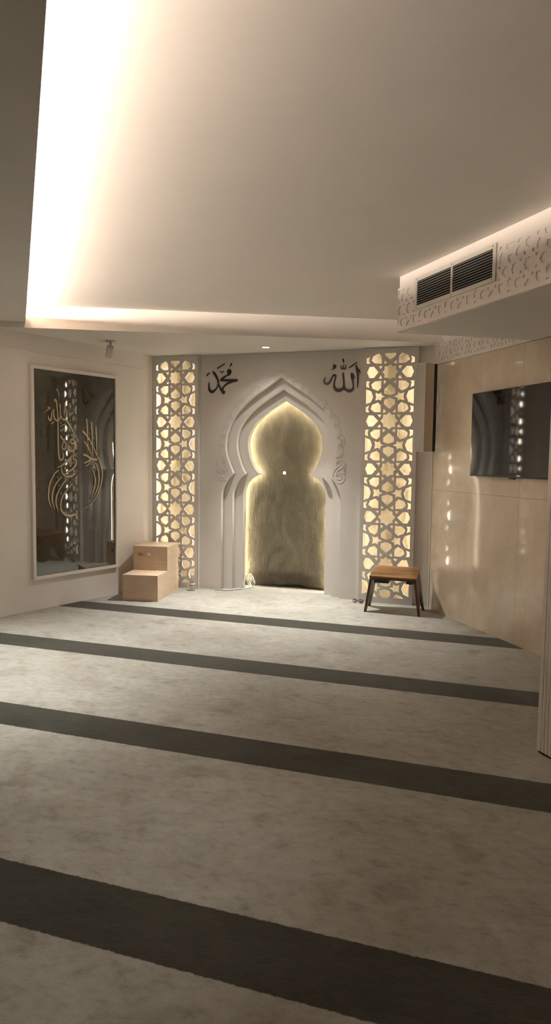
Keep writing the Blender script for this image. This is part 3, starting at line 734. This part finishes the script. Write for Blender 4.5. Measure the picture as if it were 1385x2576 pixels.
# ------------------------------------------------------------------ wall speaker
sp = thing('wall_speaker', 'tall narrow taupe loudspeaker fixed high in the right corner', 'speaker', (-0.826, 6.860, 1.583), 0)
gd = Vector((-0.796, 0.606)); pd = Vector((0.606, 0.796)); SH = 0.845; LN = 0.028   # lean: the top hangs slightly forward
def spk(u, v, z): 
    p = gd * u + pd * v
    return (p.x, p.y, z)
bm = bmesh.new(); gw, dp = 0.125, 0.120
add_hexa(bm, [spk(0, 0, 0), spk(gw, 0, 0), spk(gw, dp, 0), spk(0, dp, 0), spk(0, 0, SH), spk(gw, 0, SH), spk(gw, dp, SH), spk(0, dp, SH)])
bmesh.ops.bevel(bm, geom=bm.edges[:], offset=0.003, segments=2, affect='EDGES')
bm_obj('cabinet', bm, M['speaker'], sp)
bm = bmesh.new()
def spk_bar(u0, u1, z0, z1, v0=-0.004, v1=-0.0003):
    add_hexa(bm, [spk(u0, v0, z0), spk(u1, v0, z0), spk(u1, v1, z0), spk(u0, v1, z0), spk(u0, v0, z1), spk(u1, v0, z1), spk(u1, v1, z1), spk(u0, v1, z1)])
for a in ((0.0, gw, 0.0, 0.005), (0.0, gw, SH - 0.005, SH), (0.0, 0.005, 0.0053, SH - 0.0053), (gw - 0.005, gw, 0.0053, SH - 0.0053)): spk_bar(*a)
bm_obj('front_rim', bm, M['white_metal'], sp)
bm = bmesh.new(); spk_bar(0.0056, gw - 0.0056, 0.0056, SH - 0.0056, -0.002, -0.0003); grl = bm_obj('grille', bm, M['speaker_mesh'], sp)
bm = bmesh.new(); spk_bar(0.062, 0.074, 0.030, 0.048, -0.006, -0.0024); bm_obj('badge', bm, M['white_metal'], grl)
bm = bmesh.new(); add_hexa(bm, [spk(-0.004, dp + 0.0005, 0.002), spk(gw, dp + 0.0005, 0.002), spk(gw, dp + 0.032, 0.002), spk(-0.004, dp + 0.032, 0.002), spk(-0.004, dp + 0.0005, SH - 0.002), spk(gw, dp + 0.0005, SH - 0.002), spk(gw, dp + 0.032, SH - 0.002), spk(-0.004, dp + 0.032, SH - 0.002)])
bm_obj('gap_shadow', bm, M['black_plastic'], sp)  # black block stands in for the shadow gap between speaker and wall

# ------------------------------------------------------------------ carved friezes
def frieze(org, ang, x0, x1, z0, z1, T, label, thick=0.006, skip=None):
    t = thing('carved_frieze', label, 'carved frieze', org, ang, 'carved pattern friezes')
    box('base_board', (x0, x1, -0.008, -0.0005, z0, z1), M['paint'], t)
    loops = [[(x0, z0), (x1, z0), (x1, z1), (x0, z1)]]
    n = int((x1 - x0) / T) + 2
    for i in range(-1, n):
        for p in tile_holes(i % 2 == 0):
            # the tile lies on its side: the stars follow each other along the board
            q0 = [(x0 + (0.5 + i) * T + z * T, (z0 + z1) / 2 - 0.01 + x * T) for x, z in p]
            cx = sum(a for a, b in q0) / len(q0); cz = sum(b for a, b in q0) / len(q0)
            q0 = [(cx + (a - cx) * 0.80, cz + (b - cz) * 0.80) for a, b in q0]
            q = clip_poly(q0, x0 + 0.012, x1 - 0.012, z0 + 0.028, z1 - 0.012)
            if len(q) < 3 or area(q) < 0.00016: continue
            if skip and not (max(a for a, b in q) < skip[0] or min(a for a, b in q) > skip[1] or max(b for a, b in q) < skip[2]): 
                continue
            loops.append(q)
    plate('carved_pattern', loops, -0.0082 - thick, -0.0082, M['paint'], t)
    return t
frieze(K_O, K_ANG, 0.0, 2.83, ZB + 0.004, 2.762, 0.315, 'carved star pattern board along the bulkhead around the air grille', skip=(0.235, 1.150, 2.56))
frieze(R_O, R_ANG, 0.0, 1.52, 2.4385, ZL - 0.002, 0.205, 'carved star pattern strip above the stone wall under the bulkhead', thick=0.005)

# ------------------------------------------------------------------ air grille
gr = thing('air_grille', 'white rectangular air grille with dark slots on the bulkhead', 'air grille', loc2w(K_O, K_ANG, 0.245, -0.0145) + (2.558,), K_ANG)
GW, GH = 0.895, 0.222
gframe = plate('frame', [[(0, 0), (GW, 0), (GW, GH), (0, GH)], [(0.030, 0.028), (GW - 0.030, 0.028), (GW - 0.030, GH - 0.028), (0.030, GH - 0.028)]], -0.008, -0.0002, M['white_metal'], gr, 0.0015)
box('duct_shade', (0.026, GW - 0.026, -0.0001, 0.0045, 0.024, GH - 0.024), M['void_shade'], gr)  # near-black sheet stands in for the shade inside the duct
box('mullion', (GW / 2 - 0.008, GW / 2 + 0.008, -0.0078, -0.0003, 0.0285, GH - 0.0285), M['white_metal'], gr)
for half in ((0.0305, GW / 2 - 0.0085), (GW / 2 + 0.0085, GW - 0.0305)):
    for k in range(10):
        z = 0.0385 + k * 0.0162
        bm = bmesh.new()
        add_hexa(bm, [(half[0], -0.0066, z), (half[1], -0.0066, z), (half[1], -0.0006, z + 0.0035), (half[0], -0.0006, z + 0.0035),
                      (half[0], -0.0066, z + 0.0022), (half[1], -0.0066, z + 0.0022), (half[1], -0.0006, z + 0.0052), (half[0], -0.0006, z + 0.0052)])
        bm_obj('louvre', bm, M['white_metal'], gr)
for x in (0.03, GW / 2, GW - 0.03):
    for z in (0.014, GH - 0.014):
        lathe('screw', [(0, 0), (0.0035, 0), (0.0035, 0.0015), (0, 0.002)], M['screw'], gframe, (x, -0.0081, z), 10, Matrix.Rotation(PI / 2, 4, 'X'))

# ------------------------------------------------------------------ lamps
dl = thing('downlight', 'small round lit downlight in the low ceiling above the niche', 'downlight', (-2.468, 6.909, ZL))
lathe('trim_ring', [(0.038, -0.0005), (0.052, -0.0005), (0.052, -0.004), (0.046, -0.007), (0.038, -0.005), (0.038, -0.0005)], M['white_metal'], dl)
lathe('lens', [(0, -0.0035), (0.0375, -0.0035), (0.0375, -0.001), (0, -0.001)], M['lamp_lens'], dl)
sl = thing('spotlight', 'small white tilting spotlight hanging from the low ceiling at left', 'spotlight', (-3.834, 6.153, ZL))
lathe('mounting_plate', [(0, -0.0005), (0.050, -0.0005), (0.050, -0.008), (0.044, -0.012), (0, -0.012)], M['spot_grey'], sl)
lathe('stem', [(0, -0.0122), (0.009, -0.0122), (0.009, -0.050), (0, -0.050)], M['spot_grey'], sl, None, 14)
mt = Matrix.Translation((0.0, 0, -0.046)) @ Matrix.Rotation(math.radians(16), 4, Vector((0.30, 0.95, 0))) 
hd = lathe('lamp_head', [(0, 0), (0.030, 0.0), (0.035, -0.006), (0.035, -0.120), (0.031, -0.124), (0.029, -0.110), (0, -0.110)], M['spot_grey'], sl, None, 28, mt)


# ------------------------------------------------------------------ wooden steps
st_ang = math.atan2(0.066, 0.378)
A = (-3.822, 6.335, 0)
ws = thing('step_box', 'light plywood two-step box with a handle slot before left screen', 'step stool', A, st_ang)
SW, SD, S1, S2, SB = 0.382, 0.735, 0.272, 0.535, 0.325; tk = 0.016
side = [(0, 0), (SD, 0), (SD, S2 - tk), (SB, S2 - tk), (SB, S1 - tk), (0, S1 - tk)]
for x in (0, SW - tk):
    bm = bmesh.new()
    a = [bm.verts.new((x, p, q)) for p, q in side]; b = [bm.verts.new((x + tk, p, q)) for p, q in side]
    bm.faces.new(a); bm.faces.new(b)
    for i in range(6): bm.faces.new((a[i], a[(i + 1) % 6], b[(i + 1) % 6], b[i]))
    bm_obj('side_panel', bm, M['ply'], ws)
box('tread', (0, SW, -0.002, SB - 0.0005, S1 - tk + 0.0003, S1), M['ply_top'], ws, 0.001)
box('tread', (0, SW, SB - 0.002, SD + 0.001, S2 - tk + 0.0003, S2), M['ply_top'], ws, 0.001)
riser0 = box('riser', (tk + 0.0003, SW - tk - 0.0003, 0.0005, tk, 0.0, S1 - tk - 0.0003), M['ply'], ws)
hx0, hx1, hz0, hz1 = 0.052, 0.195, 0.428, 0.462
riser1 = plate('riser', [[(tk + 0.0003, S1 + 0.0003), (SW - tk - 0.0003, S1 + 0.0003), (SW - tk - 0.0003, S2 - tk - 0.0003), (tk + 0.0003, S2 - tk - 0.0003)],
                [(hx0, hz0), (hx1, hz0), (hx1, hz1), (hx0, hz1)]], SB + 0.0005, SB + tk, M['ply'], ws)
for x, y, z in [(0.012, 0, 0.06), (0.012, 0, 0.22), (0.372, 0, 0.05), (0.372, 0, 0.14), (0.372, 0, 0.23), (0.225, 0, 0.06), (0.225, 0, 0.145), (0.225, 0, 0.225)]:
    lathe('nail_head', [(0, 0), (0.0028, 0), (0.0028, 0.0012), (0, 0.0014)], M['screw'], riser0, (x, y, z), 8, Matrix.Rotation(PI / 2, 4, 'X'))
for x, z in [(0.225, 0.46), (0.225, 0.315), (0.368, 0.37), (0.368, 0.45), (0.012, 0.39)]:
    lathe('nail_head', [(0, 0), (0.0028, 0), (0.0028, 0.0012), (0, 0.0014)], M['screw'], riser1, (x, SB, z), 8, Matrix.Rotation(PI / 2, 4, 'X'))

# ------------------------------------------------------------------ slatted stool
so = thing('slatted_stool', 'low brown wooden stool with sloping slatted top before right screen', 'stool', (-1.075, 6.9, 0))
def S(x, y, z): return (x + 1.075, y - 6.9, z)
yf, yb, zf, zb_ = 6.742, 7.062, 0.362, 0.424
slats = bmesh.new(); ns = 6
for k in range(ns):
    a = k / ns; b = (k + 1) / ns - 0.012
    ya, yb1 = yf + (yb - yf) * a, yf + (yb - yf) * b; za, zb1 = zf + (zb_ - zf) * a, zf + (zb_ - zf) * b
    th = 0.014
    add_hexa(slats, [S(-1.303, ya, za - th), S(-0.847, ya, za - th), S(-0.847, yb1, zb1 - th), S(-1.303, yb1, zb1 - th),
                     S(-1.303, ya, za), S(-0.847, ya, za), S(-0.847, yb1, zb1), S(-1.303, yb1, zb1)])
bm_obj('seat', slats, M['acacia'], so)
bm = bmesh.new()
add_hexa(bm, [S(-1.300, yf + 0.004, zf - 0.034), S(-0.850, yf + 0.004, zf - 0.034), S(-0.850, yf + 0.022, zf - 0.034), S(-1.300, yf + 0.022, zf - 0.034),
              S(-1.300, yf + 0.004, zf - 0.0145), S(-0.850, yf + 0.004, zf - 0.0145), S(-0.850, yf + 0.022, zf - 0.011), S(-1.300, yf + 0.022, zf - 0.011)])
bm_obj('front_rail', bm, M['acacia_leg'], so)
for (xt, xb_f, xb_b, s) in ((-1.292, -1.350, -1.364, 1), (-0.858, -0.800, -0.796, -1)):
    for front in (True, False):
        yt0, yt1 = (yf + 0.004, 6.905) if front else (6.906, yb - 0.002)
        zt0, zt1 = (zf - 0.035, 0.378) if front else (0.378, zb_ - 0.0145)
        yfo = (6.735 if s > 0 else 6.710) if front else (7.055 if s > 0 else 7.045)
        xb = xb_f if front else xb_b
        tt = 0.022
        def leg_pt(y, z):     # the side frames splay outwards towards the floor
            k = 1 - z / 0.39
            x = xt + (xb - xt) * k
            return [(x, y, z), (x + s * tt, y, z)]
        if front: outline = [(yfo, 0.0), (yfo + 0.030, 0.0), (6.9045, 0.225), (6.9045, 0.376), (yf + 0.024, zf - 0.012), (yf + 0.004, zf - 0.036)]
        else: outline = [(6.9055, 0.225), (yfo - 0.030, 0.0), (yfo, 0.0), (yb - 0.006, zb_ - 0.016), (6.9055, 0.376)]
        bm = bmesh.new()
        pa = [leg_pt(y, z) for y, z in outline]
        va = [bm.verts.new(S(*p[0])) for p in pa]; vb = [bm.verts.new(S(*p[1])) for p in pa]
        bm.faces.new(va); bm.faces.new(vb)
        for i in range(len(pa)):
            j = (i + 1) % len(pa); bm.faces.new((va[i], va[j], vb[j], vb[i]))
        bm_obj('leg', bm, M['acacia_leg'], so)
for x0, x1, z1, dz in ((-1.262, -1.120, zf - 0.036, 0.034), (-0.948, -0.885, zf - 0.036, 0.030)):
    bm = bmesh.new(); add_box(bm, x0 + 1.075, x1 + 1.075, yf + 0.03 - 6.9, yf + 0.15 - 6.9, z1 - dz, z1 + 0.002)
    bm_obj('brace', bm, M['black_plastic'], so)

# ------------------------------------------------------------------ water bottle
bo = thing('water_bottle', 'clear plastic water bottle with printed label beside the plywood steps', 'bottle', (-3.388, 7.105, 0))
prof = [(0, 0.004), (0.020, 0.0), (0.029, 0.004), (0.031, 0.012), (0.029, 0.030), (0.031, 0.042), (0.031, 0.092), (0.0295, 0.098), (0.031, 0.104), (0.029, 0.124), (0.021, 0.146), (0.013, 0.158), (0.0125, 0.168), (0, 0.168)]
lathe('body', prof, M['pet'], bo, None, 28)
lathe('label', [(0.0314, 0.044), (0.0318, 0.045), (0.0318, 0.090), (0.0314, 0.091)], M['label'], bo, None, 28)
lathe('cap', [(0, 0.169), (0.0145, 0.169), (0.015, 0.171), (0.015, 0.184), (0.0135, 0.187), (0, 0.187)], M['cap'], bo, None, 24)

# ------------------------------------------------------------------ cable coil in the niche corner
cc = thing('coiled_cable', 'coil of thin white cable leaning in the lower left niche corner', 'cable', (-2.848, 7.500, 0))
for k in range(7):
    a, b = 0.050 + 0.006 * (k % 3), 0.062 + 0.008 * ((k * 2) % 4)
    tl = math.radians(-30 + 14 * k); oy = -0.03 + 0.011 * k
    pts = []
    for q in range(36):
        t = 2 * PI * q / 36
        x = a * math.cos(t); z = b * math.sin(t)
        pts.append((x * math.cos(tl) - 0.35 * z * math.sin(tl) - 0.012 + 0.006 * k, oy + 0.035 * math.sin(t + k), b + 0.006 + z * (0.96 + 0.02 * (k % 2)) + 0.002 * k))
    lo = min(p[2] for p in pts); pts = [(x, y, z - lo + 0.004) for x, y, z in pts]
    tube('loop', pts, 0.0028, M['cable'], cc, 6, True)
lead = catmull([(0.02, 0.01, 0.006), (-0.015, -0.06, 0.006), (-0.07, -0.16, 0.005), (-0.14, -0.235, 0.005), (-0.20, -0.262, 0.005), (-0.265, -0.262, 0.005), (-0.30, -0.285, 0.005)], 8)
tube('lead', lead, 0.0042, M['cable'], cc, 8)
tube('dark_lead', [(x - 0.004, y - 0.010, 0.0042) for x, y, z in lead[10:]], 0.0034, M['cable_dark'], cc, 8)

# ------------------------------------------------------------------ spectacles on the carpet
eg = thing('spectacles', 'folded dark-rimmed spectacles lying on carpet near the stool', 'spectacles', (-1.492, 7.125, 0), math.radians(-8))
for sx in (-1, 1):
    ring = [(sx * 0.034 + 0.027 * math.cos(2 * PI * q / 28), 0.004 * math.cos(2 * PI * q / 28) * sx, 0.023 + 0.020 * math.sin(2 * PI * q / 28)) for q in range(28)]
    rim = tube('rim', ring, 0.0022, M['dark_frame'], eg, 8, True)
    bm = bmesh.new(); add_lathe(bm, [(0, 0), (1, 0.0), (1, 0.0014), (0, 0.0022)], 28, Matrix.Translation((sx * 0.034, 0, 0.023)) @ Matrix.Diagonal((0.0252, 1, 0.0182, 1)) @ Matrix.Rotation(PI / 2, 4, 'X'))
    bm_obj('lens', bm, M['lens'], rim, smooth=True)
    tube('temple', catmull([(sx * 0.062, 0.002, 0.028), (sx * 0.060, 0.012, 0.027), (sx * 0.02, 0.020 + 0.004 * sx, 0.016), (-sx * 0.035, 0.022 + 0.006 * sx, 0.010), (-sx * 0.055, 0.020 + 0.006 * sx, 0.004)], 6), 0.0018, M['dark_frame'], eg, 6)
tube('bridge', catmull([(-0.008, 0, 0.028), (0, -0.002, 0.031), (0.008, 0, 0.028)], 5), 0.0018, M['dark_frame'], eg, 6)

# ------------------------------------------------------------------ lights
def spot(name, loc, aim, power, col, size, blend, rad=0.03):
    L = bpy.data.lights.new(name, 'SPOT'); L.energy = power; L.color = col; L.spot_size = math.radians(size); L.spot_blend = blend; L.shadow_soft_size = rad
    o = bpy.data.objects.new(name, L); COL.objects.link(o); o.location = loc
    d = Vector(aim) - Vector(loc); o.rotation_euler = d.to_track_quat('-Z', 'Y').to_euler()
    return o
spot('niche_downlight_lamp', (-2.468, 6.909, ZL - 0.012), (-2.28, 6.22, 0), 205, (1.0, 0.97, 0.92), 86, 1.0, 0.03)
spot('niche_downlight_spill', (-2.468, 6.909, ZL - 0.012), (-2.468, 5.72, 0), 11, (1.0, 0.93, 0.82), 138, 0.7, 0.03)
spot('niche_downlight_wash', (-2.468, 6.909, ZL - 0.012), (-2.468, 6.909, 0), 10, (1.0, 0.95, 0.88), 122, 0.9, 0.03)
spot('soffit_downlight_lamp', (-3.55, 3.70, 2.69), (-3.50, 3.70, 0), 165, (1.0, 0.98, 0.93), 80, 1.0, 0.03)
spot('soffit_fill_lamp', (-2.15, 2.25, 2.69), (-2.15, 2.25, 0), 22, (1.0, 0.96, 0.89), 68, 0.5, 0.03)  # unseen extra lamp, added to brighten the near left floor

w = bpy.data.worlds.new('room_air'); SC.world = w; w.use_nodes = True
w.node_tree.nodes['Background'].inputs[0].default_value = (0.02, 0.017, 0.013, 1); w.node_tree.nodes['Background'].inputs[1].default_value = 0.5

# ------------------------------------------------------------------ camera
cd = bpy.data.cameras.new('camera'); cam = bpy.data.objects.new('camera', cd); COL.objects.link(cam); SC.camera = cam
cd.sensor_fit = 'HORIZONTAL'; cd.sensor_width = 36.0; cd.lens = 36.0 * 1760.0 / 1385.0; cd.clip_start = 0.02
cm = Matrix(((0.9467832, -0.0362681, 0.3198222, 0.0), (0.3216348, 0.0684618, -0.9443855, 0.0), (0.0123555, 0.9969943, 0.0764836, 1.5), (0, 0, 0, 1)))
cam.matrix_world = cm
vs = SC.view_settings
SC.display_settings.display_device = 'sRGB'
vs.view_transform = 'Standard'; vs.look = 'None'; vs.exposure = 1.62; vs.gamma = 1.0; vs.use_curve_mapping = False
cy = SC.cycles
cy.use_denoising = True; cy.max_bounces = 14; cy.diffuse_bounces = 8; cy.glossy_bounces = 5; cy.transmission_bounces = 8
cy.sample_clamp_indirect = 8.0; cy.caustics_reflective = False; cy.caustics_refractive = False
